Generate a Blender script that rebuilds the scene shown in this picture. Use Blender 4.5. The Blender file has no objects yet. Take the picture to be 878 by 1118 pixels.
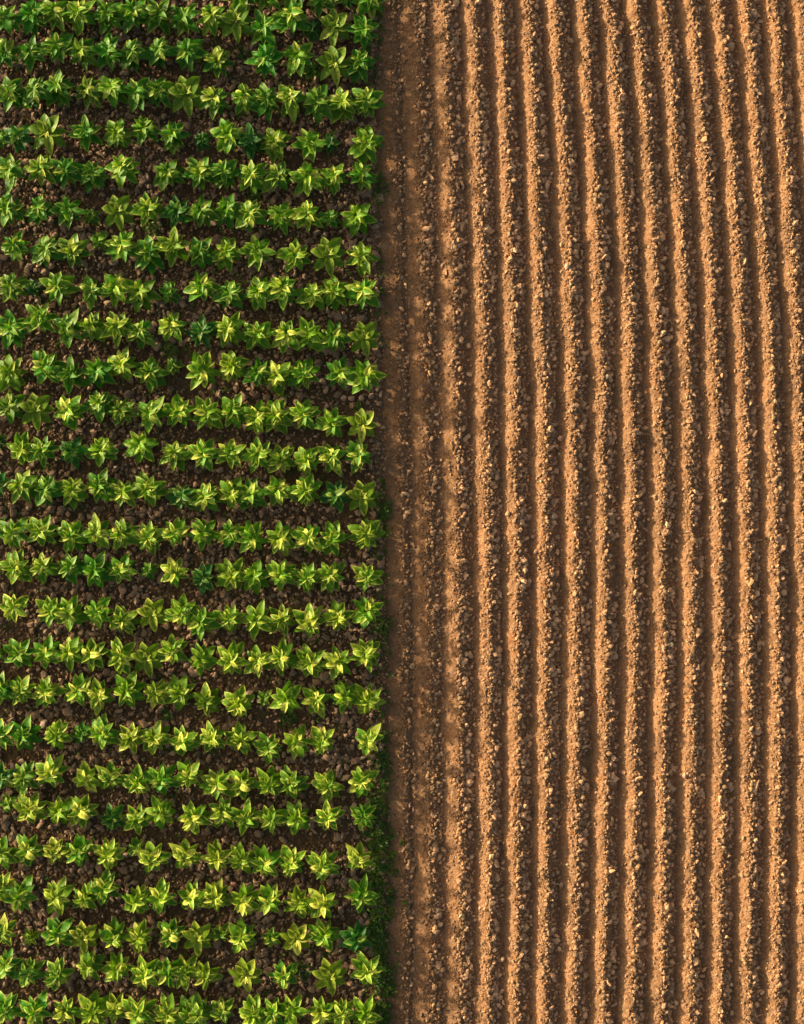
import bpy, math, random
import numpy as np
R = math.radians
rng = np.random.default_rng(7)
random.seed(11)
C = bpy.context.scene.collection

# ------------------------------------------------------------------ scale
CAM_H = 28.0
PX = 50.0                                  # photo pixels per metre on the soil
def at(px, py, z=0.0):
    k = (CAM_H - z) / CAM_H
    return ((px - 439.0) / PX * k, (559.0 - py) / PX * k)

# ------------------------------------------------------------------ noise
def _hash(ix, iy, seed):
    h = (ix.astype(np.int64) * 374761393 + iy.astype(np.int64) * 668265263 + seed * 1442695041) & 0xffffffff
    h = ((h ^ (h >> 13)) * 1274126177) & 0xffffffff
    h = (h ^ (h >> 16)) & 0xffffff
    return h / float(0xffffff)
def vnoise(x, y, f, seed=0, fy=None):
    fy = f if fy is None else fy
    a = np.asarray(x, float) * f + 1000.3; b = np.asarray(y, float) * fy + 1000.7
    ia = np.floor(a); ib = np.floor(b); u = a - ia; v = b - ib
    u = u * u * (3 - 2 * u); v = v * v * (3 - 2 * v)
    n00 = _hash(ia, ib, seed); n10 = _hash(ia + 1, ib, seed)
    n01 = _hash(ia, ib + 1, seed); n11 = _hash(ia + 1, ib + 1, seed)
    return (n00 * (1 - u) + n10 * u) * (1 - v) + (n01 * (1 - u) + n11 * u) * v   # 0..1
def sstep(a, b, x):
    t = np.clip((x - a) / (b - a), 0, 1); return t * t * (3 - 2 * t)

# ------------------------------------------------------------------ ridges of the ploughed soil
RY = [20, 150, 280, 560, 830, 1098]
RX = [[421, 449, 481.5, 512.6, 542.7, 571.7, 602, 633, 661, 691.5, 721, 751, 781, 810, 840, 870],
      [424, 453, 486, 517.5, 549, 579, 610, 641, 671, 700, 730, 760, 790, 820, 849, 878],
      [428, 456, 489, 520, 551, 583, 615, 646, 678, 709, 739, 769, 799, 829, 858, 888],
      [435, 460, 495, 529, 560, 591, 624, 656, 687, 718.5, 750, 781, 811, 841, 871, 900],
      [436, 463, 496, 528, 558.5, 590, 623, 654.5, 685.5, 717, 748, 779.5, 810, 842, 872, 902],
      [435, 463, 497, 528.5, 559, 590, 621.5, 653, 685.5, 716.5, 748, 779, 810, 841, 872, 902]]
RX = np.array(RX, float)
NK = 46
YT = np.linspace(-300, 1418, 90)
XT = np.zeros((len(YT), NK + 3))
for k in range(16):
    p = np.polyfit(RY, RX[:, k], 3)
    XT[:, k + 1] = np.polyval(p, np.clip(YT, -30, 1130))
    XT[:, k + 1] += np.where(YT < -30, (YT + 30) * 0.03, 0)
XT[:, 0] = XT[:, 1] - 30
for k in range(16, NK + 2):
    XT[:, k + 1] = XT[:, k] + 30.6
KI = np.arange(-1, NK + 2)
def ridge_u(x, y):
    """continuous ridge index at world x, y (integers sit on the middle of the lit band)"""
    px = x * PX + 439.0; py = 559.0 - y * PX
    j = np.clip((py - YT[0]) / (YT[1] - YT[0]), 0, len(YT) - 1.001)
    j0 = np.floor(j).astype(int); f = j - j0
    out = np.zeros_like(px)
    order = np.argsort(j0, kind='stable'); sj = j0[order]
    cuts = np.searchsorted(sj, np.arange(len(YT) + 1))
    for r in range(len(YT) - 1):
        s = order[cuts[r]:cuts[r + 1]]
        if len(s) == 0: continue
        a = np.interp(px[s], XT[r], KI); b = np.interp(px[s], XT[r + 1], KI)
        out[s] = a * (1 - f[s]) + b * f[s]
    return out

def edge_px(py):                            # where the crop soil meets the ploughed soil
    return np.interp(py, [0, 300, 560, 800, 1118], [411, 411, 417, 421, 425])

SPEC = []                                   # crop rows: (y at x=0, y at x=400)
ROW_L = [-22, 21, 60, 105, 150, 188, 230, 271, 313, 357, 404, 446, 490, 533, 580, 618, 664, 712, 752, 800, 846, 881, 928, 973, 1018, 1053, 1098]
ROW_R = [4, 34, 73, 115, 157, 194, 237, 281, 321, 368, 410, 462, 499, 541, 586, 629, 668, 714, 761, 806, 853, 890, 937, 976, 1021, 1060, 1102]

def height(x, y, detail=True):
    shp = x.shape; x = x.ravel(); y = y.ravel()
    px = x * PX + 439.0; py = 559.0 - y * PX
    e = edge_px(py) + (vnoise(x, y, 1.3, 3) - .5) * 14
    plough = sstep(-12, 4, px - e)
    u = ridge_u(x, y)
    # gentle wander of every ridge
    uw = u + (vnoise(u * 0 + np.round(u), y, 1.0, 11, 0.8) - .5) * .07 + (vnoise(x, y, 2.4, 12) - .5) * .07 + (vnoise(x, y, 6, 13) - .5) * .06 + (vnoise(x, y, 14, 14) - .5) * .05
    amp = np.interp(u, [-1, -.6, 0, 1, 2, 3, 5], [0, .0, .026, .056, .112, .144, .160])
    amp = amp * (0.68 + .30 * vnoise(np.round(u) * 7.1, y, 1.0, 21, 1.1) + .34 * vnoise(x, y, 2.1, 22, 3.3))
    ph = uw - .13
    c = 0.5 + 0.5 * np.cos(2 * np.pi * ph)
    ridge = amp * c ** 0.95
    far = 1 - sstep(13, 22, np.maximum(np.abs(x), np.abs(y)))
    gr = np.exp(-((np.abs(uw - np.floor(uw) - .5)) / .085) ** 2) * np.interp(u, [-1.2, -.6, .5, 1.5, 2.6], [0, 1, 1, .6, 0])
    hp = (ridge + .02 - .034 * gr) * far
    # crop soil : a low bank under each crop row
    sh = np.clip(px, -900, 420) / 400.0
    yl = np.interp(py, [a + (b - a) * .5 for a, b in zip(ROW_L, ROW_R)], np.arange(27))
    rowpx = py - (sh - .5) * 9
    yl = np.interp(rowpx, [(a + b) * .5 for a, b in zip(ROW_L, ROW_R)], np.arange(27.))
    bank = .035 * (0.5 + 0.5 * np.cos(2 * np.pi * yl))
    hc = (bank + .065) * far
    if detail:
        lump = (vnoise(x, y, 4, 31) - .5) * .022 + (vnoise(x, y, 9, 32) - .5) * .018
        n1 = np.abs(vnoise(x, y, 17, 33) - .5) * 2; n2 = vnoise(x, y, 29, 34); n3 = vnoise(x, y, 47, 35)
        rough = .6 + .4 * np.exp(-((ph - np.round(ph) - .10) / .22) ** 2)
        rough = rough * np.interp(u, [-.6, 0, 1, 2, 3], [.5, .4, .55, .8, 1])
        hp = hp + ((n1 * .012) + (n2 - .5) * .036 + (n3 - .5) * .022) * rough + lump * .6
        hc = hc + lump * 1.4 + n1 * .018 + (n2 - .5) * .03 + (n3 - .5) * .014
    return (hc * (1 - plough) + hp * plough).reshape(shp), plough.reshape(shp)

# ------------------------------------------------------------------ materials
def new_mat(name):
    m = bpy.data.materials.new(name); m.use_nodes = True
    nt = m.node_tree; nt.nodes.clear()
    return m, nt, nt.nodes, nt.links
def N(nodes, typ, **kw):
    n = nodes.new(typ)
    for k, v in kw.items(): setattr(n, k, v)
    return n
def mixc(nodes, links, a, b, f, mode='MIX'):
    n = nodes.new('ShaderNodeMix'); n.data_type = 'RGBA'; n.blend_type = mode
    for s, v in ((n.inputs[0], f), (n.inputs[6], a), (n.inputs[7], b)):
        if hasattr(v, 'links'): links.new(v, s)
        else: s.default_value = v
    return n.outputs[2]
def ramp(nodes, links, src, stops):
    n = nodes.new('ShaderNodeValToRGB'); links.new(src, n.inputs[0])
    cr = n.color_ramp
    while len(cr.elements) < len(stops): cr.elements.new(.5)
    for e, (p, c) in zip(cr.elements, stops): e.position = p; e.color = c
    return n.outputs[0]

SOIL_DRY = (.285, .145, .061, 1)
SOIL_PALE = (.345, .196, .096, 1)
SOIL_RED = (.295, .130, .048, 1)
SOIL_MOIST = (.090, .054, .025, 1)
def soil_material():
    m, nt, nd, lk = new_mat('soil')
    out = N(nd, 'ShaderNodeOutputMaterial'); b = N(nd, 'ShaderNodeBsdfPrincipled')
    geo = N(nd, 'ShaderNodeNewGeometry')
    def noise(s, d=6, r=.6):
        n = N(nd, 'ShaderNodeTexNoise'); n.inputs['Scale'].default_value = s
        n.inputs['Detail'].default_value = d; n.inputs['Roughness'].default_value = r
        lk.new(geo.outputs['Position'], n.inputs['Vector']); return n.outputs['Fac']
    big = ramp(nd, lk, noise(.9), [(.35, SOIL_DRY), (.55, SOIL_DRY), (.72, SOIL_RED)])
    big = mixc(nd, lk, big, ramp(nd, lk, noise(.45, 8, .65), [(.40, (.74, .77, .82, 1)), (.56, (1.04, 1.02, 1, 1))]), 1.0, 'MULTIPLY')
    mid = ramp(nd, lk, noise(7), [(.36, (0, 0, 0, 1)), (.68, (1, 1, 1, 1))])
    dry = mixc(nd, lk, big, SOIL_PALE, mid)
    at_ = N(nd, 'ShaderNodeAttribute', attribute_name='dry')  # dryness mask with the painted plant shade multiplied in
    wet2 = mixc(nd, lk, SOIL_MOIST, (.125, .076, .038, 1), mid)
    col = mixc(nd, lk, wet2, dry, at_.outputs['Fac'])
    grain = ramp(nd, lk, noise(45, 4, .75), [(.34, (.45, .43, .40, 1)), (.50, (1, 1, 1, 1)), (.68, (1.4, 1.36, 1.3, 1))])
    col = mixc(nd, lk, col, grain, 1.0, 'MULTIPLY')
    lk.new(col, b.inputs['Base Color'])
    b.inputs['Roughness'].default_value = .95; b.inputs['Specular IOR Level'].default_value = .15
    bp = N(nd, 'ShaderNodeBump'); bp.inputs['Strength'].default_value = .8; bp.inputs['Distance'].default_value = .02
    lk.new(noise(38, 6, .75), bp.inputs['Height']); lk.new(bp.outputs[0], b.inputs['Normal'])
    lk.new(b.outputs[0], out.inputs[0]); return m
def clod_material(name='clod', single=False):
    m, nt, nd, lk = new_mat(name)
    out = N(nd, 'ShaderNodeOutputMaterial'); b = N(nd, 'ShaderNodeBsdfPrincipled')
    geo = N(nd, 'ShaderNodeNewGeometry')
    n = N(nd, 'ShaderNodeTexNoise'); n.inputs['Scale'].default_value = 40; n.inputs['Detail'].default_value = 5
    lk.new(geo.outputs['Position'], n.inputs['Vector'])
    g = ramp(nd, lk, n.outputs['Fac'], [(.3, (.75, .74, .73, 1)), (.7, (1.2, 1.2, 1.2, 1))])
    if single:
        src = N(nd, 'ShaderNodeObjectInfo').outputs['Color']
    else:
        src = N(nd, 'ShaderNodeAttribute', attribute_name='tint').outputs['Color']
    col = mixc(nd, lk, src, g, 1.0, 'MULTIPLY'); lk.new(col, b.inputs['Base Color'])
    b.inputs['Roughness'].default_value = .9; b.inputs['Specular IOR Level'].default_value = .2
    bp = N(nd, 'ShaderNodeBump'); bp.inputs['Strength'].default_value = .6; bp.inputs['Distance'].default_value = .01
    lk.new(n.outputs['Fac'], bp.inputs['Height']); lk.new(bp.outputs[0], b.inputs['Normal'])
    lk.new(b.outputs[0], out.inputs[0]); return m
def leaf_material(name, stuff=False, edge=True, trans=.30):
    m, nt, nd, lk = new_mat(name)
    out = N(nd, 'ShaderNodeOutputMaterial'); b = N(nd, 'ShaderNodeBsdfPrincipled')
    if stuff:
        a = N(nd, 'ShaderNodeAttribute', attribute_name='tint'); base = a.outputs['Color']; amt = a.outputs['Alpha']
    else:
        oi = N(nd, 'ShaderNodeObjectInfo'); base = oi.outputs['Color']; amt = oi.outputs['Alpha']
    geo = N(nd, 'ShaderNodeNewGeometry')
    n = N(nd, 'ShaderNodeTexNoise'); n.inputs['Scale'].default_value = 16; n.inputs['Detail'].default_value = 4
    lk.new(geo.outputs['Position'], n.inputs['Vector'])
    var = ramp(nd, lk, n.outputs['Fac'], [(.3, (.72, .78, .8, 1)), (.7, (1.25, 1.18, 1.1, 1))])
    col = mixc(nd, lk, base, var, 1.0, 'MULTIPLY')
    # pale rim and midrib belong to the leaf itself
    ed = N(nd, 'ShaderNodeAttribute', attribute_name='edge')
    ad = N(nd, 'ShaderNodeMath', operation='MULTIPLY_ADD'); lk.new(n.outputs['Fac'], ad.inputs[0]); ad.inputs[1].default_value = 1.1
    lk.new(ed.outputs['Fac'], ad.inputs[2])
    sm = N(nd, 'ShaderNodeMapRange'); sm.interpolation_type = 'SMOOTHSTEP'
    lk.new(ad.outputs[0], sm.inputs[0]); sm.inputs[1].default_value = .92; sm.inputs[2].default_value = 1.45
    mu = N(nd, 'ShaderNodeMath', operation='MULTIPLY'); lk.new(sm.outputs[0], mu.inputs[0]); lk.new(amt, mu.inputs[1])
    col = mixc(nd, lk, col, (.70, .68, .10, 1), mu.outputs[0])
    lk.new(col, b.inputs['Base Color'])
    b.inputs['Roughness'].default_value = .5; b.inputs['Specular IOR Level'].default_value = .22
    tr = N(nd, 'ShaderNodeBsdfTranslucent')
    tc = mixc(nd, lk, col, (1.0, 1.15, .45, 1), 1.0, 'MULTIPLY'); lk.new(tc, tr.inputs[0])
    mx = N(nd, 'ShaderNodeMixShader'); mx.inputs[0].default_value = trans
    lk.new(b.outputs[0], mx.inputs[1]); lk.new(tr.outputs[0], mx.inputs[2]); lk.new(mx.outputs[0], out.inputs[0])
    return m
M_SOIL = soil_material(); M_CLOD = clod_material(); M_CLOD1 = clod_material('single_clod', True)
M_LEAF = leaf_material('leaf'); M_LEAF_S = leaf_material('leaf_field', True)
M_WEED = leaf_material('weed_leaf', True, trans=.2)
ms, nt, nd, lk = new_mat('stem'); o_ = N(nd, 'ShaderNodeOutputMaterial'); b_ = N(nd, 'ShaderNodeBsdfPrincipled')
nz = N(nd, 'ShaderNodeTexNoise'); nz.inputs['Scale'].default_value = 25
lk.new(ramp(nd, lk, nz.outputs['Fac'], [(.3, (.10, .15, .03, 1)), (.7, (.18, .22, .06, 1))]), b_.inputs['Base Color'])
lk.new(b_.outputs[0], o_.inputs[0]); M_STEM = ms

# ------------------------------------------------------------------ mesh helpers
def mesh_np(name, V, F, mat, smooth=False, attrs=None):
    """V (n,3); F (m,3|4)"""
    me = bpy.data.meshes.new(name)
    V = np.asarray(V, np.float32); F = np.asarray(F, np.int32); k = F.shape[1]
    me.vertices.add(len(V)); me.vertices.foreach_set('co', V.ravel())
    me.loops.add(F.size); me.loops.foreach_set('vertex_index', F.ravel())
    me.polygons.add(len(F)); me.polygons.foreach_set('loop_start', np.arange(0, F.size, k, dtype=np.int32))
    me.polygons.foreach_set('use_smooth', np.full(len(F), smooth))
    me.update(calc_edges=True)
    for an, arr in (attrs or {}).items():
        arr = np.asarray(arr, np.float32)
        if arr.ndim == 1:
            a = me.attributes.new(an, 'FLOAT', 'POINT'); a.data.foreach_set('value', arr)
        else:
            a = me.attributes.new(an, 'FLOAT_COLOR', 'POINT'); a.data.foreach_set('color', arr.ravel())
    me.materials.append(mat)
    return me
def link(name, data, parent=None):
    o = bpy.data.objects.new(name, data); C.objects.link(o)
    if parent: o.parent = parent
    return o
def tag(o, label=None, cat=None, group=None, kind=None):
    if label: o['label'] = label
    if cat: o['category'] = cat
    if group: o['group'] = group
    if kind: o['kind'] = kind

# ------------------------------------------------------------------ the ground : two sheets meeting under the crop's edge
def axis(lo, hi, step, end):
    a = list(np.arange(lo, hi + step * .5, step))
    s = step; v = a[-1]; right = []
    while v < end: s *= 1.16; v += s; right.append(v)
    s = step; v = a[0]; left = []
    while v > -end: s *= 1.16; v -= s; left.append(v)
    return np.array(left[::-1] + a + right)
GX = axis(-10.2, 10.2, .020, 600); GY = axis(-12.6, 12.6, .022, 600)
XX, YY = np.meshgrid(GX, GY)
HH, PL = height(XX, YY)
DRY_LIT = np.clip(PL * .96, 0, 1) * (.82 + .3 * vnoise(XX, YY, .9, 71))
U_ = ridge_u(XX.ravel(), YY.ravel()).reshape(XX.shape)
DRY_LIT *= np.interp(U_, [-.6, 0, 1, 2, 3], [.80, .80, .84, .95, 1])  # plant shade painted into the soil colour, darker towards the crop
jb = int(np.searchsorted(GX, (415 - 439) / PX))
def sheet(name, j0, j1):
    x = XX[:, j0:j1]; n, mcols = x.shape
    V = np.stack([x.ravel(), YY[:, j0:j1].ravel(), HH[:, j0:j1].ravel()], 1)
    idx = np.arange(n * mcols).reshape(n, mcols)
    F = np.stack([idx[:-1, :-1], idx[:-1, 1:], idx[1:, 1:], idx[1:, :-1]], -1).reshape(-1, 4)
    o = link(name, mesh_np(name, V, F, M_SOIL, True, {'dry': DRY_LIT[:, j0:j1].ravel()}))
    tag(o, kind='structure'); return o
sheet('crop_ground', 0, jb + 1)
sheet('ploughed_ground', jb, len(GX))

# ------------------------------------------------------------------ clods
def ico():
    t = (1 + 5 ** .5) / 2
    v = np.array([(-1, t, 0), (1, t, 0), (-1, -t, 0), (1, -t, 0), (0, -1, t), (0, 1, t), (0, -1, -t), (0, 1, -t), (t, 0, -1), (t, 0, 1), (-t, 0, -1), (-t, 0, 1)], float)
    v /= np.linalg.norm(v[0])
    f = np.array([(0, 11, 5), (0, 5, 1), (0, 1, 7), (0, 7, 10), (0, 10, 11), (1, 5, 9), (5, 11, 4), (11, 10, 2), (10, 7, 6), (7, 1, 8), (3, 9, 4), (3, 4, 2), (3, 2, 6), (3, 6, 8), (3, 8, 9), (4, 9, 5), (2, 4, 11), (6, 2, 10), (8, 6, 7), (9, 8, 1)])
    return v, f
IV, IF = ico()
def clod_field(name, x, y, z, r, tint, smooth=False):
    n = len(x); a = rng.uniform(0, 2 * np.pi, n); b = rng.uniform(0, np.pi, n)
    base = IV[None] * (1 + rng.uniform(-.42, .30, (n, 12, 1)))
    s = np.stack([rng.uniform(.7, 1.6, n), rng.uniform(.7, 1.2, n), rng.uniform(.45, .9, n)], 1)
    base = base @ np.eye(3)
    # tumble about x, squash, then turn about z
    cb, sb = np.cos(b)[:, None], np.sin(b)[:, None]
    X, Y, Z = base[..., 0], base[..., 1], base[..., 2]
    Y, Z = Y * cb - Z * sb, Y * sb + Z * cb
    X, Y, Z = X * s[:, :1], Y * s[:, 1:2], Z * s[:, 2:3]
    ca, sa = np.cos(a)[:, None], np.sin(a)[:, None]
    X, Y = X * ca - Y * sa, X * sa + Y * ca
    V = np.stack([X, Y, Z], -1) * r[:, None, None] + np.stack([x, y, z], -1)[:, None]
    F = (IF[None] + (np.arange(n) * 12)[:, None, None]).reshape(-1, 3)
    T = np.repeat(tint, 12, 0)
    return link(name, mesh_np(name, V.reshape(-1, 3), F, M_CLOD, smooth, {'tint': T}))
def pareto(n, r0, p, rmax):
    return np.minimum(r0 * (1 - rng.random(n)) ** (-1 / p), rmax * rng.uniform(.7, 1, n))
def tints(n, base, sp=.16):
    v = np.exp(rng.normal(0, sp, n))
    c = np.array(base)[None, :] * v[:, None]
    warm = rng.normal(0, .06, n)
    c[:, 0] *= 1 + warm; c[:, 2] *= 1 - warm
    return np.concatenate([np.clip(c, 0, .7), np.ones((n, 1))], 1)

# ploughed side
n = 330000
x = rng.uniform(-.7, 10.2, n); y = rng.uniform(-12.4, 12.4, n)
u = ridge_u(x, y); ph = u - np.round(u)
w = .14 + 1.1 * np.exp(-((ph - .24) / .12) ** 2) + .28 * np.exp(-((ph + .02) / .16) ** 2) + .9 * np.exp(-((np.abs(ph) - .5) / .12) ** 2)
w *= .45 + 1.5 * vnoise(x, y, 1.6, 51) ** 1.3
w *= np.interp(u, [-.6, 0, 1, 2], [.9, .9, .95, 1])
keep = rng.random(n) < w * .85
x, y, u, ph = x[keep], y[keep], u[keep], ph[keep]
n = len(x); r = pareto(n, .0118, 2.3, .058)
r *= np.where((ph < -.12) & (ph > -.45), .75, 1.0) * np.interp(u, [0, 2], [.75, 1])
h, _ = height(x, y)
tn = tints(n, (.32, .168, .070), .34); big = r > .026
tn[big, :3] = tn[big, :3] * .6 + np.array((.45, .29, .155)) * .45
plant_shade = np.interp(u, [-.6, 0, 1, 2, 3], [.75, .75, .8, .92, 1])  # clods near the crop get the same painted plant shade
tn[:, :3] *= plant_shade[:, None]
low = (np.abs(ph) > .3) & (rng.random(len(x)) < .45)
tn[low, :3] *= 1.55; r[low] *= 1.3; r[(ph < .1) & (ph > -.3)] *= .8
o = clod_field('soil_clods', x, y, h + r * .42, r, tn)
tag(o, 'loose tan soil crumbs and small clods scattered over the bare ridges', 'soil clods', kind='stuff')
# crop side
n = 54000
x = rng.uniform(-10.2, -.45, n); y = rng.uniform(-12.4, 12.4, n)
keep = rng.random(n) < (.15 + 1.2 * vnoise(x, y, 1.1, 61) ** 1.6) * 1.6
x, y = x[keep], y[keep]
n = len(x); r = pareto(n, .019, 2.2, .095)
h, _ = height(x, y)
tn = tints(n, (.23, .142, .075), .38); big = r > .035
tn[big, :3] = tn[big, :3] * .6 + np.array((.29, .195, .125)) * .4
o = clod_field('crop_soil_clods', x, y, h + r * .35, r, tn, False)
tag(o, 'grey brown crumbs and pebbles on the dark soil between crop plants', 'soil clods', kind='stuff')

# ------------------------------------------------------------------ leaves
def leaf(L, W, az, p0, curl, r0, z0, fold=.25, rip=.1, tw=0.0, rs=None, nL=7, point=1.0):
    """one blade: returns V (n,3), F quads, edge attribute"""
    rs = rs or random
    cols = (-1, -.5, 0, .5, 1)
    V = []; E = []
    x = r0; z = z0; ds = L / nL; ph0 = rs.uniform(0, 6.28)
    for i in range(nL + 1):
        t = i / nL
        pitch = p0 - curl * (t ** 1.3)
        if i: x += ds * math.cos(pitch); z += ds * math.sin(pitch)
        w = W * (math.sin(math.pi * min(1, t ** .82 * .96 + .04)) ** .8) * (1 - .28 * t * point)
        if i == nL: w = W * .02
        if i == 0: w = W * .12
        for c in cols:
            side = c * w * .5
            up = abs(c) * fold * w * .5 + rip * w * .5 * math.sin(t * 9 + ph0 + (2.1 if c < 0 else 0)) * abs(c)
            lat = side; off = side * tw
            # local: along x, lateral y, up along the blade normal
            lx = x - math.sin(pitch) * up; lz = z + math.cos(pitch) * up + off
            V.append((lx, lat, lz)); E.append(abs(c) * (.8 + .2 * t) + (.25 if t > .85 else 0))
    q = rs.random()                          # some whole leaves are yellowed, some plain green
    if q < .13: E = [e * .6 + .42 + .25 * (i // 5) / nL for i, e in enumerate(E)]
    elif q > .72: E = [e * .45 for e in E]
    V = np.array(V); ca, sa = math.cos(az), math.sin(az)
    V = np.stack([V[:, 0] * ca - V[:, 1] * sa, V[:, 0] * sa + V[:, 1] * ca, V[:, 2]], 1)
    F = []
    k = len(cols)
    for i in range(nL):
        for j in range(k - 1):
            a = i * k + j; F.append((a, a + 1, a + k + 1, a + k))
    return V, np.array(F), np.array(E)
def join(leaves):
    V = []; F = []; E = []; o = 0
    for v, f, e in leaves:
        V.append(v); F.append(f + o); E.append(e); o += len(v)
    return np.concatenate(V), np.concatenate(F), np.concatenate(E)
GA = 2.39996
def rosette(seed, bold=False):
    """lower and upper whorls of a young broad-leaved crop plant, about 0.6 m across"""
    rs = random.Random(seed)
    low, up = [], []
    if bold:                                 # seven or eight broad, well separated leaves
        for az, L, W, p in ((100, .27, .145, .55), (52, .30, .165, .62), (8, .28, .13, .25), (-42, .29, .135, .10), (-92, .31, .12, .30), (-140, .29, .13, .15), (158, .27, .14, .50), (128, .22, .11, .8)):
            low.append(leaf(L * rs.uniform(.9, 1.05), W * 1.18, R(az + rs.uniform(-8, 8)), p + .1, 1.0, .02, .20, .30, .12, rs.uniform(-.25, .25), rs, point=.5))
        for i in range(6):
            up.append(leaf(rs.uniform(.10, .15), .055, rs.uniform(0, 6.28), 1.0, .9, .01, .29, .35, .06, 0, rs, 5))
        return join(low), join(up)
    a0 = rs.uniform(0, 6.28); n1 = rs.choice((8, 8, 9, 10))
    for i in range(n1):
        az = a0 + i * 2 * math.pi / n1 + rs.uniform(-.28, .28)
        L = rs.uniform(.20, .305); W = L * rs.uniform(.48, .66)
        low.append(leaf(L, W, az, rs.uniform(.12, .65), rs.uniform(.6, 1.2), .015, rs.uniform(.12, .21), rs.uniform(.15, .45), .2, rs.uniform(-.45, .45), rs))
    n2 = rs.choice((13, 14, 15, 16)); a0 = rs.uniform(0, 6.28)
    for i in range(n2):
        az = a0 + i * GA + rs.uniform(-.3, .3)
        L = rs.uniform(.10, .215); W = L * rs.uniform(.38, .54)
        up.append(leaf(L, W, az, rs.uniform(.35, 1.25), rs.uniform(.7, 1.7), .01, rs.uniform(.22, .35), rs.uniform(.2, .5), .2, rs.uniform(-.55, .55), rs, 6))
    return join(low), join(up)
def stem_mesh():
    V = []; F = []; k = 7
    for i, (z, r) in enumerate(((-.08, .017), (.05, .015), (.18, .012), (.31, .006))):
        for j in range(k):
            a = j * 2 * math.pi / k; V.append((r * math.cos(a) + .004 * i, r * math.sin(a), z))
    for i in range(3):
        for j in range(k):
            F.append((i * k + j, i * k + (j + 1) % k, (i + 1) * k + (j + 1) % k, (i + 1) * k + j))
    return np.array(V), np.array(F)
SV, SF = stem_mesh()
STEM = mesh_np('stem', SV, SF, M_STEM, True)
NV = 16
RAW = [rosette(100 + i) for i in range(NV)]
BOLD = [rosette(300 + i, True) for i in range(3)]
def leafmesh(name, raw): return mesh_np(name, raw[0], raw[1], M_LEAF, True, {'edge': raw[2]})
MESH = [(leafmesh('lower_leaves', a), leafmesh('upper_leaves', b)) for a, b in RAW]
MESHB = [(leafmesh('lower_leaves', a), leafmesh('upper_leaves', b)) for a, b in BOLD]

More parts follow.
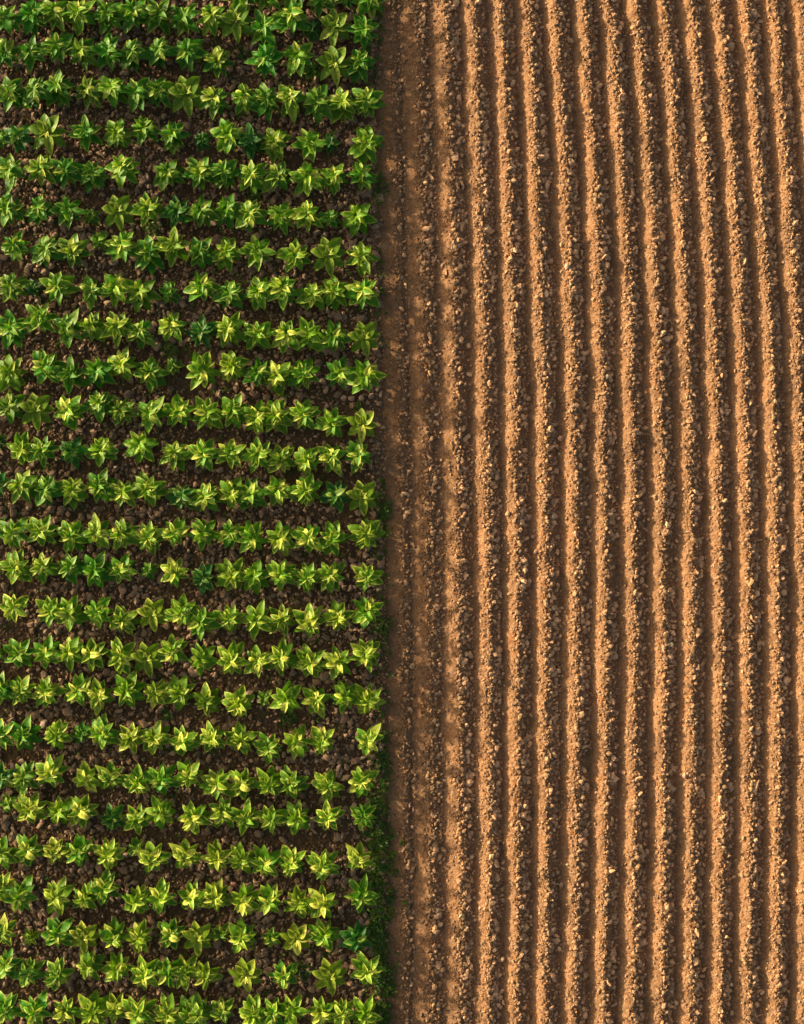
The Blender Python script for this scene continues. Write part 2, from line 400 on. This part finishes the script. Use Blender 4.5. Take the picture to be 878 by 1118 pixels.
# ------------------------------------------------------------------ the crop: every plant of the photograph
# row: list of (x, y, look) in photo pixels; looks: g mid green, y yellow edged, Y bold yellow leaves, d dark, s small
def Z(ox, oy, pts):
    return [(ox + a / 3.99, oy + b / 3.99, c) for a, b, c in pts]
ROWS = [
 Z(210,0,[(215,-5,'g'),(325,-5,'g'),(440,-20,'g'),(560,5,'g'),(665,-10,'s'),(775,8,'g')]),
 Z(0,0,[(35,90,'g'),(150,85,'g'),(250,75,'y'),(365,80,'y'),(480,85,'g'),(590,75,'g'),(700,80,'g'),(815,100,'g')])+Z(210,0,[(85,88,'y'),(200,112,'Y'),(320,140,'g'),(435,92,'y'),(520,130,'ds'),(625,130,'Y'),(740,145,'g')]),
 Z(0,0,[(35,245,'g'),(145,245,'g'),(265,220,'g'),(370,245,'g'),(480,245,'g'),(590,240,'g'),(705,235,'g'),(825,240,'g')])+Z(210,0,[(115,285,'g'),(325,275,'g'),(465,265,'y'),(520,310,'s'),(620,297,'Y'),(730,290,'g')]),
 Z(0,0,[(55,425,'g'),(170,410,'g'),(265,400,'g'),(390,415,'g'),(500,400,'y'),(610,420,'g'),(700,415,'g'),(820,425,'Y')])+Z(210,0,[(105,445,'g'),(230,440,'y'),(330,450,'g'),(435,445,'y'),(545,460,'g'),(650,470,'y'),(765,455,'y')]),
 Z(0,0,[(5,600,'ys'),(90,605,'d'),(222,592,'Y'),(385,590,'g'),(520,590,'y'),(640,575,'g'),(760,610,'g')])+Z(210,0,[(45,615,'ds'),(160,600,'y'),(255,625,'d'),(360,630,'y'),(510,630,'y'),(600,630,'ds'),(760,635,'y')]),
 Z(0,0,[(65,760,'g'),(190,745,'y'),(295,755,'g'),(415,765,'g'),(545,745,'y'),(735,765,'g')])+Z(210,0,[(40,765,'g'),(145,770,'g'),(265,775,'y'),(375,785,'g'),(500,790,'y'),(620,785,'y'),(735,775,'g')]),
 Z(0,210,[(55,85,'g'),(185,85,'g'),(305,90,'g'),(400,105,'s'),(520,90,'Y'),(650,80,'y'),(780,95,'d')])+Z(210,210,[(50,100,'g'),(155,85,'g'),(255,100,'y'),(385,115,'y'),(500,110,'y'),(600,115,'s'),(725,110,'y')]),
 Z(0,210,[(75,240,'g'),(215,260,'g'),(330,265,'g'),(435,210,'ys'),(545,235,'y'),(660,275,'g'),(765,245,'y')])+Z(210,210,[(40,265,'g'),(150,270,'y'),(290,260,'y'),(450,285,'y'),(595,280,'Y'),(740,285,'y')]),
 Z(0,210,[(65,415,'g'),(150,420,'ds'),(265,415,'y'),(405,430,'g'),(510,420,'y'),(625,445,'y'),(740,440,'s')])+Z(210,210,[(45,420,'y'),(165,445,'g'),(295,440,'y'),(395,430,'y'),(520,455,'y'),(625,440,'y'),(750,440,'y')]),
 Z(0,210,[(60,600,'g'),(185,555,'y'),(305,600,'g'),(410,590,'y'),(525,600,'y'),(615,615,'g'),(755,580,'y')])+Z(210,210,[(40,610,'d'),(170,600,'y'),(290,625,'y'),(410,625,'y'),(510,625,'y'),(620,630,'g'),(748,632,'Y')]),
 Z(0,210,[(55,790,'y'),(210,765,'g'),(320,795,'g'),(430,780,'g'),(545,750,'y'),(660,790,'g'),(755,755,'s')])+Z(210,210,[(45,785,'y'),(175,765,'y'),(295,795,'g'),(380,805,'y'),(485,800,'y'),(640,795,'g'),(755,800,'y')]),
 Z(0,420,[(55,100,'g'),(165,115,'Y'),(315,115,'y'),(440,90,'g'),(540,120,'g'),(665,130,'y'),(780,120,'y')])+Z(210,420,[(65,130,'y'),(180,120,'y'),(280,155,'y'),(365,140,'y'),(490,135,'y'),(610,165,'y'),(740,175,'Y')]),
 Z(0,420,[(-10,245,'ds'),(105,280,'y'),(200,290,'g'),(320,295,'d'),(455,290,'y'),(620,270,'y'),(765,305,'y')])+Z(210,420,[(55,305,'y'),(170,300,'y'),(295,310,'y'),(390,325,'y'),(505,330,'y'),(610,320,'y'),(730,310,'g')]),
 Z(0,420,[(-5,440,'d'),(105,440,'y'),(210,455,'g'),(320,460,'y'),(445,445,'g'),(545,465,'y'),(650,455,'y'),(800,485,'d')])+Z(210,420,[(65,490,'y'),(175,480,'y'),(260,480,'g'),(375,465,'y'),(500,465,'y'),(620,480,'d'),(745,485,'Y')]),
 Z(0,420,[(0,620,'s'),(75,640,'g'),(195,640,'y'),(320,655,'y'),(430,650,'y'),(540,650,'y'),(655,665,'y'),(770,645,'y')])+Z(210,420,[(45,645,'y'),(170,645,'g'),(260,670,'y'),(380,670,'y'),(505,665,'y'),(610,670,'y'),(755,655,'y')]),
 Z(0,420,[(-20,800,'s'),(80,795,'y'),(200,790,'y'),(315,795,'g'),(425,805,'g'),(535,805,'y'),(650,805,'s'),(770,815,'y')])+Z(210,420,[(50,840,'d'),(180,830,'y'),(275,835,'y'),(395,825,'y'),(500,835,'y'),(605,830,'y'),(760,835,'y')]),
 Z(0,630,[(70,130,'y'),(230,145,'y'),(320,160,'y'),(440,150,'y'),(540,185,'y'),(670,155,'Y'),(795,145,'y')])+Z(210,630,[(45,195,'y'),(165,175,'y'),(290,185,'y'),(390,185,'y'),(515,190,'y'),(640,180,'y'),(760,145,'y')]),
 Z(0,630,[(-10,330,'s'),(95,335,'g'),(210,330,'y'),(310,330,'y'),(415,330,'y'),(535,335,'y'),(650,345,'Y'),(755,320,'y')])+Z(210,630,[(45,350,'y'),(175,355,'y'),(290,365,'y'),(390,345,'y'),(520,370,'y'),(640,365,'y'),(760,330,'y')]),
 Z(0,630,[(10,480,'g'),(105,490,'y'),(215,490,'y'),(355,495,'y'),(440,510,'y'),(560,485,'y'),(685,500,'y'),(785,500,'y')])+Z(210,630,[(65,535,'y'),(200,545,'y'),(315,525,'s'),(415,520,'y'),(540,535,'y'),(660,515,'y'),(760,525,'y')]),
 Z(0,630,[(15,680,'g'),(110,680,'g'),(255,680,'y'),(360,680,'s'),(460,675,'y'),(580,695,'y'),(680,700,'y'),(805,710,'y')])+Z(210,630,[(90,695,'y'),(215,695,'y'),(335,735,'g'),(450,715,'y'),(565,710,'y'),(770,700,'y')]),
 Z(0,840,[(20,25,'d'),(120,30,'g'),(240,10,'y'),(385,35,'y'),(490,30,'g'),(605,45,'y'),(710,35,'g'),(825,20,'y')])+Z(210,840,[(115,55,'y'),(220,50,'y'),(335,50,'y'),(435,55,'g'),(590,65,'y'),(740,40,'y')]),
 Z(0,840,[(40,145,'s'),(150,165,'y'),(275,170,'y'),(365,170,'y'),(495,210,'d'),(605,210,'g'),(710,180,'y'),(845,195,'y')])+Z(210,840,[(140,175,'g'),(240,200,'y'),(345,205,'y'),(455,200,'y'),(590,200,'y'),(745,195,'g')]),
 Z(0,840,[(20,355,'g'),(130,340,'g'),(250,350,'y'),(355,345,'g'),(480,360,'y'),(595,340,'s'),(675,375,'y'),(815,370,'y')])+Z(210,840,[(110,380,'y'),(215,385,'y'),(320,395,'y'),(435,400,'y'),(575,405,'y'),(730,380,'y')]),
 Z(0,840,[(10,510,'y'),(105,535,'g'),(255,545,'y'),(380,545,'y'),(460,510,'g'),(605,560,'y'),(710,545,'y'),(840,550,'y')])+Z(210,840,[(105,545,'y'),(225,555,'y'),(345,555,'y'),(460,570,'y'),(570,570,'y'),(735,530,'g')]),
 Z(0,840,[(25,700,'g'),(135,730,'ys'),(260,705,'g'),(375,715,'Y'),(500,720,'g'),(610,715,'y'),(750,705,'g'),(868,720,'Y')])+Z(210,840,[(125,710,'s'),(225,715,'y'),(345,725,'s'),(455,725,'Y'),(575,710,'y'),(715,720,'d')]),
 Z(0,840,[(45,840,'g'),(135,870,'g'),(260,880,'g'),(395,850,'g'),(515,850,'y'),(635,880,'y'),(740,865,'g'),(815,870,'y')])+Z(210,840,[(60,880,'y'),(240,880,'Y'),(400,880,'g'),(600,880,'Y'),(765,870,'y')]),
 Z(0,840,[(35,1030,'g'),(160,1035,'g'),(295,1035,'g'),(410,1040,'y'),(510,1030,'y'),(610,1040,'y'),(740,1050,'y'),(830,1050,'g')])+Z(210,840,[(40,1050,'g'),(135,1040,'g'),(265,1045,'y'),(360,1040,'g'),(440,1040,'y'),(565,1040,'y'),(655,1050,'y'),(745,1050,'y')]),
]
ORD = 'zeroth first second third fourth fifth sixth seventh eighth ninth tenth eleventh twelfth thirteenth fourteenth fifteenth sixteenth'.split()
plants = []
for ri, row in enumerate(ROWS):
    row.sort()
    for ci, (px, py, look) in enumerate(row):
        small = 's' in look; lk_ = look.replace('s', '') or 'g'
        rs = random.Random(ri * 100 + ci)
        size = (.62 if small else {'g': 1.0, 'y': 1.02, 'Y': 1.0, 'd': .93}[lk_]) * rs.uniform(.92, 1.08)
        size *= (1.53 if py < 130 else (1.48 if py < 460 else 1.42))
        if lk_ == 'Y': col = (.175, .275, .010); amt = .9
        elif lk_ == 'y': col = (.125 + rs.uniform(-.02, .025), .275 + rs.uniform(-.02, .03), .008); amt = rs.uniform(.6, 1)
        elif lk_ == 'd': col = (.028, .140, .014); amt = .25
        else: col = (.070 + rs.uniform(-.015, .02), .225 + rs.uniform(-.02, .02), .008); amt = rs.uniform(.4, .7)
        if small: col = tuple(c * .85 for c in col); amt *= .6
        # upper rows stand in slightly greener, lower rows yellower leaf
        g = py / 1118.0
        col = (col[0] * (.70 + .45 * g), col[1] * (.84 + .2 * g), col[2]); amt = min(1, amt * (.65 + .45 * g))
        vis = size * (0.4 if (px < 10 or py < 8 or py > 1112) else 1)
        plants.append(dict(px=px, py=py, look=lk_, small=small, size=size, col=col, amt=amt, vis=vis, row=ri, i=ci, n=len(row), rs=rs))
rank = sorted(range(len(plants)), key=lambda k: -plants[k]['vis'])
single = set(rank[:300])
NR = len(ROWS)
def where_row(p, left):
    r = p['row'] + (0 if left else 1)       # the topmost row leaves the frame before the left edge
    if p['row'] <= 13: return ORD[r] + ' row from the top'
    return ('bottom row' if p['row'] == NR - 1 else ORD[NR - p['row']] + ' row from the bottom')
LOOKW = {'g': 'mid green', 'y': 'yellow-edged', 'Y': 'pale yellow-leaved', 'd': 'dark green'}
def plant_label(p):
    i, n = p['i'], p['n']
    w = LOOKW[p['look']]
    if p['small']: w = 'small ' + w
    rr = n - 1 - i
    left = i < n / 2 and p['row'] > 0
    if rr == 0: return '%s crop plant beside the bare soil, ending the %s' % (w, where_row(p, False))
    if left:
        pos = 'leftmost' if i == 0 else ORD[i + 1] + ' from left'
    else:
        pos = ORD[rr + 1] + ' from right'
    return '%s crop plant, %s in the %s' % (w, pos, where_row(p, left))
GROUP = 'leafy crop plants set out in rows'
def variant(p):
    rs = p['rs']
    if p['look'] == 'Y': return ('B', rs.randrange(3))
    return ('A', rs.randrange(NV))
protos = {}
FV, FF, FE, FT = [], [], [], []; fo = 0
def add_field(p, x, y, z, rot, s):
    global fo
    kind, k = variant(p)
    for V, F, E in (BOLD if kind == 'B' else RAW)[k]:
        ca, sa = math.cos(rot), math.sin(rot)
        W = np.stack([V[:, 0] * ca - V[:, 1] * sa, V[:, 0] * sa + V[:, 1] * ca, V[:, 2]], 1) * s + np.array((x, y, z))
        FV.append(W); FF.append(F + fo); FE.append(E); fo += len(V)
        FT.append(np.tile(np.array((*p['col'], p['amt'])), (len(V), 1)))
def base_point(p):
    x, y = at(p['px'], p['py'], .24)
    h, _ = height(np.array([x]), np.array([y])); return x, y, float(h[0])
for k, p in enumerate(plants):
    x, y, z = base_point(p)
    kind, v = variant(p) if False else (None, None)
    rs = p['rs']; st = rs.getstate(); kind, v = variant(p)
    rot = rs.uniform(-.12, .12) if kind == 'B' else rs.uniform(0, 6.28)
    if k not in single:
        rs.setstate(st); add_field(p, x, y, z, rot, p['size']); continue
    key = (kind, v)
    if key not in protos:
        root = bpy.data.objects.new('crop_plant', None); C.objects.link(root); root.empty_display_size = .1
        lo, up = (MESHB if kind == 'B' else MESH)[v]
        parts = [link('lower_leaves', lo, root), link('upper_leaves', up, root), link('stem', STEM, root)]
        protos[key] = (root, parts)
    else:
        r0, p0 = protos[key]
        root = r0.copy(); C.objects.link(root); parts = []
        for q in p0:
            c = q.copy(); C.objects.link(c); c.parent = root; parts.append(c)
    root.location = (x, y, z); root.scale = (p['size'],) * 3
    root.rotation_euler = (rs.uniform(-.07, .07), rs.uniform(-.07, .07), rot)
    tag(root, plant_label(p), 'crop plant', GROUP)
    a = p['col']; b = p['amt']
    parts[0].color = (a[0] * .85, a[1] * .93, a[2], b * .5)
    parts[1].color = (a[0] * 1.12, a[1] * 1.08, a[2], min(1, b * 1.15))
# the rows go on outside the frame to the left, above and below
def rowy(i, px):
    a = ROW_L[i] + (ROW_R[i] - ROW_L[i]) * px / 400.0
    return a
rs = random.Random(5)
for i in list(range(-3, 31)):
    px = -100.0
    while px < 412:
        j = min(max(i, 0), 26); yy = rowy(j, px)
        if i < 0: yy += 42 * i
        if i > 26: yy += 42 * (i - 26)
        px += rs.uniform(26, 32)
        if 1 <= i <= 26 and px > -16: break
        if i == 0 and px > 225: break
        if -20 < px < 900 and -14 < yy < 1130: continue
        p = dict(px=px, py=yy, look='y' if rs.random() < .5 else 'g', col=(.11, .23, .018), amt=.5, rs=random.Random(i * 999 + int(px)))
        x, y, z = base_point(p); add_field(p, x, y, z, rs.uniform(0, 6.28), rs.uniform(1.1, 1.3))
o = link('crop_plants', mesh_np('crop_plants', np.concatenate(FV), np.concatenate(FF), M_LEAF_S, True, {'edge': np.concatenate(FE), 'tint': np.concatenate(FT)}))
tag(o, 'remaining smaller or cut-off leafy plants at the margins of the crop rows', 'crop plants', kind='stuff')

# ------------------------------------------------------------------ weeds
def weed_leaves(cx, cy, cz, rad, count, rs, s=1.0):
    out = []
    for _ in range(count):
        a = rs.uniform(0, 6.28); d = rad * math.sqrt(rs.random())
        L = rs.uniform(.03, .085) * s
        V, F, E = leaf(L, L * rs.uniform(.35, .6), rs.uniform(0, 6.28), rs.uniform(.2, 1.1), rs.uniform(.4, 1.3), .003, 0, .2, .1, 0, rs, 3)
        V = V + np.array((cx + d * math.cos(a), cy + d * math.sin(a), cz + rs.uniform(.01, .05) + .06 * (1 - d / max(rad, .01)) * rs.random()))
        out.append((V, F, E))
    return out
def grass_blades(cx, cy, cz, rad, count, rs):
    out = []
    for _ in range(count):
        a = rs.uniform(0, 6.28); d = rad * math.sqrt(rs.random()); L = rs.uniform(.07, .17)
        V, F, E = leaf(L, .014, rs.uniform(0, 6.28), rs.uniform(.3, 1.3), rs.uniform(.3, 1.2), 0, 0, .1, 0, 0, rs, 3)
        out.append((V + np.array((cx + d * math.cos(a), cy + d * math.sin(a), cz)), F, E))
    return out
def gz(px, py):
    x, y = at(px, py); h, _ = height(np.array([x]), np.array([y])); return x, y, float(h[0])
rs = random.Random(21); L_ = []; T_ = []
def weedcol(rs):
    k = rs.random()
    return (.035 + .08 * k * k, .095 + .085 * k * k, .010, .3 * k)
spots = []
for _ in range(430):
    py = rs.uniform(870, 1075); spots.append((rs.gauss(413, 8), py))
for _ in range(120):
    py = rs.uniform(1060, 1135); spots.append((rs.gauss(416, 6), py))
for cy, n_ in ((548, 36), (565, 24), (690, 30), (712, 16), (800, 20), (835, 30), (858, 30), (200, 26), (215, 16), (30, 10), (75, 10), (8, 16), (330, 12), (300, 8), (365, 5), (600, 12), (640, 12), (760, 20)):
    for _ in range(n_): spots.append((rs.gauss(412 if cy < 500 else 417, 4.5), rs.gauss(cy, 11)))
for _ in range(520): spots.append((rs.uniform(0, 405), rs.uniform(0, 1118)))
for px, py in spots:
    x, y, z = gz(px, py)
    verge = px > 395 and py > 860
    w = weed_leaves(x, y, z, rs.uniform(.03, .09), rs.randint(4, 9), rs, rs.choice((.8, 1, 1.5)) if verge else 1.0)
    if verge and rs.random() < .6: w += grass_blades(x, y, z, .07, rs.randint(3, 8), rs)
    c = weedcol(rs)
    for v in w: L_.append(v); T_.append(np.tile(np.array(c), (len(v[0]), 1)))
V, F, E = join(L_)
o = link('weeds', mesh_np('weeds', V, F, M_WEED, True, {'edge': E * .5, 'tint': np.concatenate(T_)}))
tag(o, 'low mossy weeds along the crop edge and between the crop plants', 'weeds', kind='stuff')

WEEDS = [(265, 60, 'feathery weed between the second and third crop rows, right half'),
         (360, 157, 'bushy dark weed near the right end of the fifth crop row'),
         (278, 212, 'low weed just below the middle of the sixth crop row'),
         (168, 250, 'dark weed under the seventh crop row, left of centre'),
         (418, 560, 'leafy dark weed at the crop edge beside the bare soil, halfway down'),
         (315, 783, 'bushy dark weed below the yellow-edged plants, lower right of the crop'),
         (414, 684, 'weed tuft at the crop edge, below the middle of the photo'),
         (331, 1058, 'feathery weed in the second lowest crop row, towards the right'),
         (390, 444, 'small weed above the yellow-leaved plant at the middle right of the crop'),
         (416, 830, 'dark weed at the crop edge, just above the mossy strip'),
         (183, 780, 'tiny weed in the soil gap at lower left centre of the crop'),
         (187, 384, 'dark weed in the soil gap above the eleventh crop row'),
         (400, 56, 'small dark weed by the crop edge near the top of the photo')]
for i, (px, py, lab) in enumerate(WEEDS):
    rs = random.Random(i + 70); x, y, z = gz(px, py)
    ls = weed_leaves(0, 0, 0, .19 if i not in (8, 10, 12) else .11, 110 if i not in (8, 10, 12) else 45, rs, 1.2)
    V, F, E = join(ls); c = weedcol(rs)
    T = np.tile(np.array((c[0], c[1] * .95, c[2], .3)), (len(V), 1))
    o = link('weed_clump', mesh_np('weed_clump', V, F, M_WEED, True, {'edge': E * .6, 'tint': T}))
    o.location = (x, y, z); tag(o, lab, 'weed', 'weed clumps in and beside the crop')

# ------------------------------------------------------------------ notable single clods
import bmesh
def big_clod(seed):
    rs = random.Random(seed); bm = bmesh.new()
    bmesh.ops.create_icosphere(bm, subdivisions=3, radius=1)
    cuts = []
    for _ in range(11):
        v = [rs.gauss(0, 1) for _ in range(3)]; l = math.sqrt(sum(c * c for c in v)); cuts.append(([c / l for c in v], rs.uniform(.58, .9)))
    for v in bm.verts:
        for nrm, d in cuts:
            k = sum(a * b for a, b in zip(v.co, nrm))
            if k > d:
                for j in range(3): v.co[j] -= nrm[j] * (k - d) * .85
        q = .05 * math.sin(v.co.x * 7 + seed) * math.sin(v.co.y * 6 + seed * 2) + rs.uniform(-.02, .02)
        v.co *= 1 + q
    me = bpy.data.meshes.new('soil_clod'); bm.to_mesh(me); bm.free(); me.materials.append(M_CLOD1)
    return me
BC = [big_clod(i) for i in range(8)]
RC = [(460,36),(502,56),(551,195),(601,195),(624,106),(539,180),(619,29),(569.5,182),(788.5,80.5),(801,93.5),(682,125),(672.5,141),(660,138),(732,116.5),(642,83),
      (479,515),(534,419),(576,435.5),(604.5,471.6),(612,479),(476.5,453),(627.5,582.6),(582,586),(584.5,602),(541,606),(604,564),(554.5,561),(508,631),(631,619),
      (515,935),(513.5,972),(502,961),(524,990),(604.5,1015),(483,1058),(577,964),(609,952),(549,1046),(618,293),(483,290),(557,285),(496,265.5),(874.5,829),(746,845),(681,843),(705,836),
      (578,565),(816,552),(644,570),(758,566),(738,1094),(723,1094),(785,1113)]
SMALLC = {(460,36),(502,56),(788.5,80.5),(642,83),(541,606),(508,631),(483,290),(496,265.5),(785,1113)}
CC = [(51,298,'flat grey brown stone'),(382,157,'smooth pale pink pebble'),(384,19,'grey stone'),(70,555,'angular grey brown stone'),(16,560,'rounded brown stone'),(395,435,'pale rounded stone'),(384,435,'pale rounded stone'),(375.5,435,'pale rounded stone'),(15,780,'rounded brown stone'),(50,789,'large tan clod'),(295,1087,'pinkish stone'),(256,964,'reddish stone'),(241,513,'flat pinkish stone'),(397,738,'grey stone')]
used = {}
RORD = ORD + ['seventeenth']
def row_word(py):
    i = int(np.argmin([abs(py - r) for r in ROW_R])); 
    if i <= 12: return ORD[i + 1] + ' crop row'
    if i == NR - 1: return 'bottom crop row'
    return ORD[NR - i] + ' crop row from bottom'
def uniq(l, py):
    if l in used: l2 = 'lower ' + l; used[l2] = 1; return l2
    used[l] = 1; return l
GR = 'larger clods and stones lying on the soil'
for i, (px, py) in enumerate(sorted(RC, key=lambda q: q[1])):
    rs = random.Random(i + 500); x, y, z = gz(px, py)
    u = float(ridge_u(np.array([x]), np.array([y]))[0]); k = int(round(u)); f = u - k
    s = (rs.uniform(.034, .044) if (px, py) in SMALLC else rs.uniform(.048, .072))
    tone = rs.choice(('tan', 'pale', 'pinkish'))
    col = {'tan': (.42, .25, .125, 1), 'pale': (.52, .36, .21, 1), 'pinkish': (.46, .26, .15, 1)}[tone]
    size = 'small ' if s < .045 else ''
    k1 = k + 1                              # ridge numbers count from the crop, the low one first
    if abs(f) < .27: pos = 'on %s ridge from crop' % ORD[k1]
    elif f > 0: pos = 'in furrow right of %s ridge' % ORD[k1]
    else: pos = 'in furrow left of %s ridge' % ORD[k1]
    lab = uniq('%s%s clod %s, level with %s' % (size, tone, pos, row_word(py)), py)
    o = link('soil_clod', BC[i % 8]); o.location = (x, y, z + s * .35); o.scale = (s * rs.uniform(.85, 1.25), s * rs.uniform(.85, 1.15), s * .8)
    o.rotation_euler = (0, 0, rs.uniform(0, 6.28)); o.color = col
    tag(o, lab, 'soil clod', GR)
CLAB = ['flat grey brown stone above the ninth crop row, near the left edge', 'smooth pale pink pebble beside the last plant of the fifth crop row',
        'grey stone at the right end of the top crop rows', 'angular grey brown stone in the gap right of centre left, mid-height',
        'rounded brown stone by the left edge at mid-height', 'rightmost of three pale stones near the middle of the crop edge', 'middle of three pale stones near the middle of the crop edge',
        'leftmost of three pale stones near the middle of the crop edge', 'rounded brown stone by the left edge, lower third', 'large tan clod near the left edge, lower third of the crop',
        'pinkish stone just above the bottom crop row, right half', 'reddish stone leaning by a plant, lower centre of the crop', 'flat pinkish stone at the centre right of the crop', 'grey stone near the crop edge, two thirds down']
CLAB[3] = 'angular grey brown stone between crop rows, left side, mid-height'
for i, (px, py, w) in enumerate(CC):
    rs = random.Random(i + 900); x, y, z = gz(px, py)
    s = {0: .10, 1: .095, 3: .10, 4: .10, 9: .10}.get(i, .075)
    col = (.42, .26, .16, 1) if ('pink' in w or 'pale' in w) else ((.42, .20, .12, 1) if 'red' in w else ((.36, .25, .17, 1) if 'tan' in w else (.25, .16, .095, 1)))
    o = link('stone', BC[(i * 3) % 8]); o.location = (x, y, z + s * .4); o.scale = (s * 1.15, s * .9, s * .7)
    o.rotation_euler = (0, 0, rs.uniform(0, 6.28)); o.color = col
    tag(o, CLAB[i], 'stone', GR)

# ------------------------------------------------------------------ light
EL, AZ = 12.5, 157.0                        # azimuth of the sun seen on the picture, counter-clockwise from picture right
sd = bpy.data.lights.new('sun', 'SUN'); sd.energy = 4.3; sd.angle = R(1.8); sd.color = (1.0, .83, .62)
so = bpy.data.objects.new('sun', sd); C.objects.link(so)
from mathutils import Vector
d = Vector((math.cos(R(EL)) * math.cos(R(AZ)), math.cos(R(EL)) * math.sin(R(AZ)), math.sin(R(EL))))
so.rotation_euler = d.to_track_quat('Z', 'Y').to_euler(); so.location = d * 60
w = bpy.data.worlds.new('World'); bpy.context.scene.world = w; w.use_nodes = True
wn = w.node_tree.nodes; bg = wn.get('Background') or wn.new('ShaderNodeBackground')
sky = wn.new('ShaderNodeTexSky'); sky.sky_type = 'NISHITA'; sky.sun_disc = False
sky.sun_elevation = R(EL); sky.sun_rotation = R(90 - AZ); sky.dust_density = 6.0; sky.air_density = .7; sky.ozone_density = 0
w.node_tree.links.new(sky.outputs[0], bg.inputs[0]); bg.inputs[1].default_value = .100

# ------------------------------------------------------------------ camera
cd = bpy.data.cameras.new('camera'); cam = bpy.data.objects.new('camera', cd); C.objects.link(cam)
cam.location = (0, 0, CAM_H); cam.rotation_euler = (0, 0, 0)
cd.sensor_fit = 'VERTICAL'; cd.sensor_height = 24; cd.lens = 24 * CAM_H / (1118 / PX); cd.clip_end = 2000
sc = bpy.context.scene; sc.camera = cam
sc.view_settings.view_transform = 'Standard'; sc.view_settings.look = 'None'; sc.view_settings.gamma = 1
sc.view_settings.use_curve_mapping = False; sc.view_settings.exposure = 1.1
print('plants', len(plants), 'clods', len(RC))
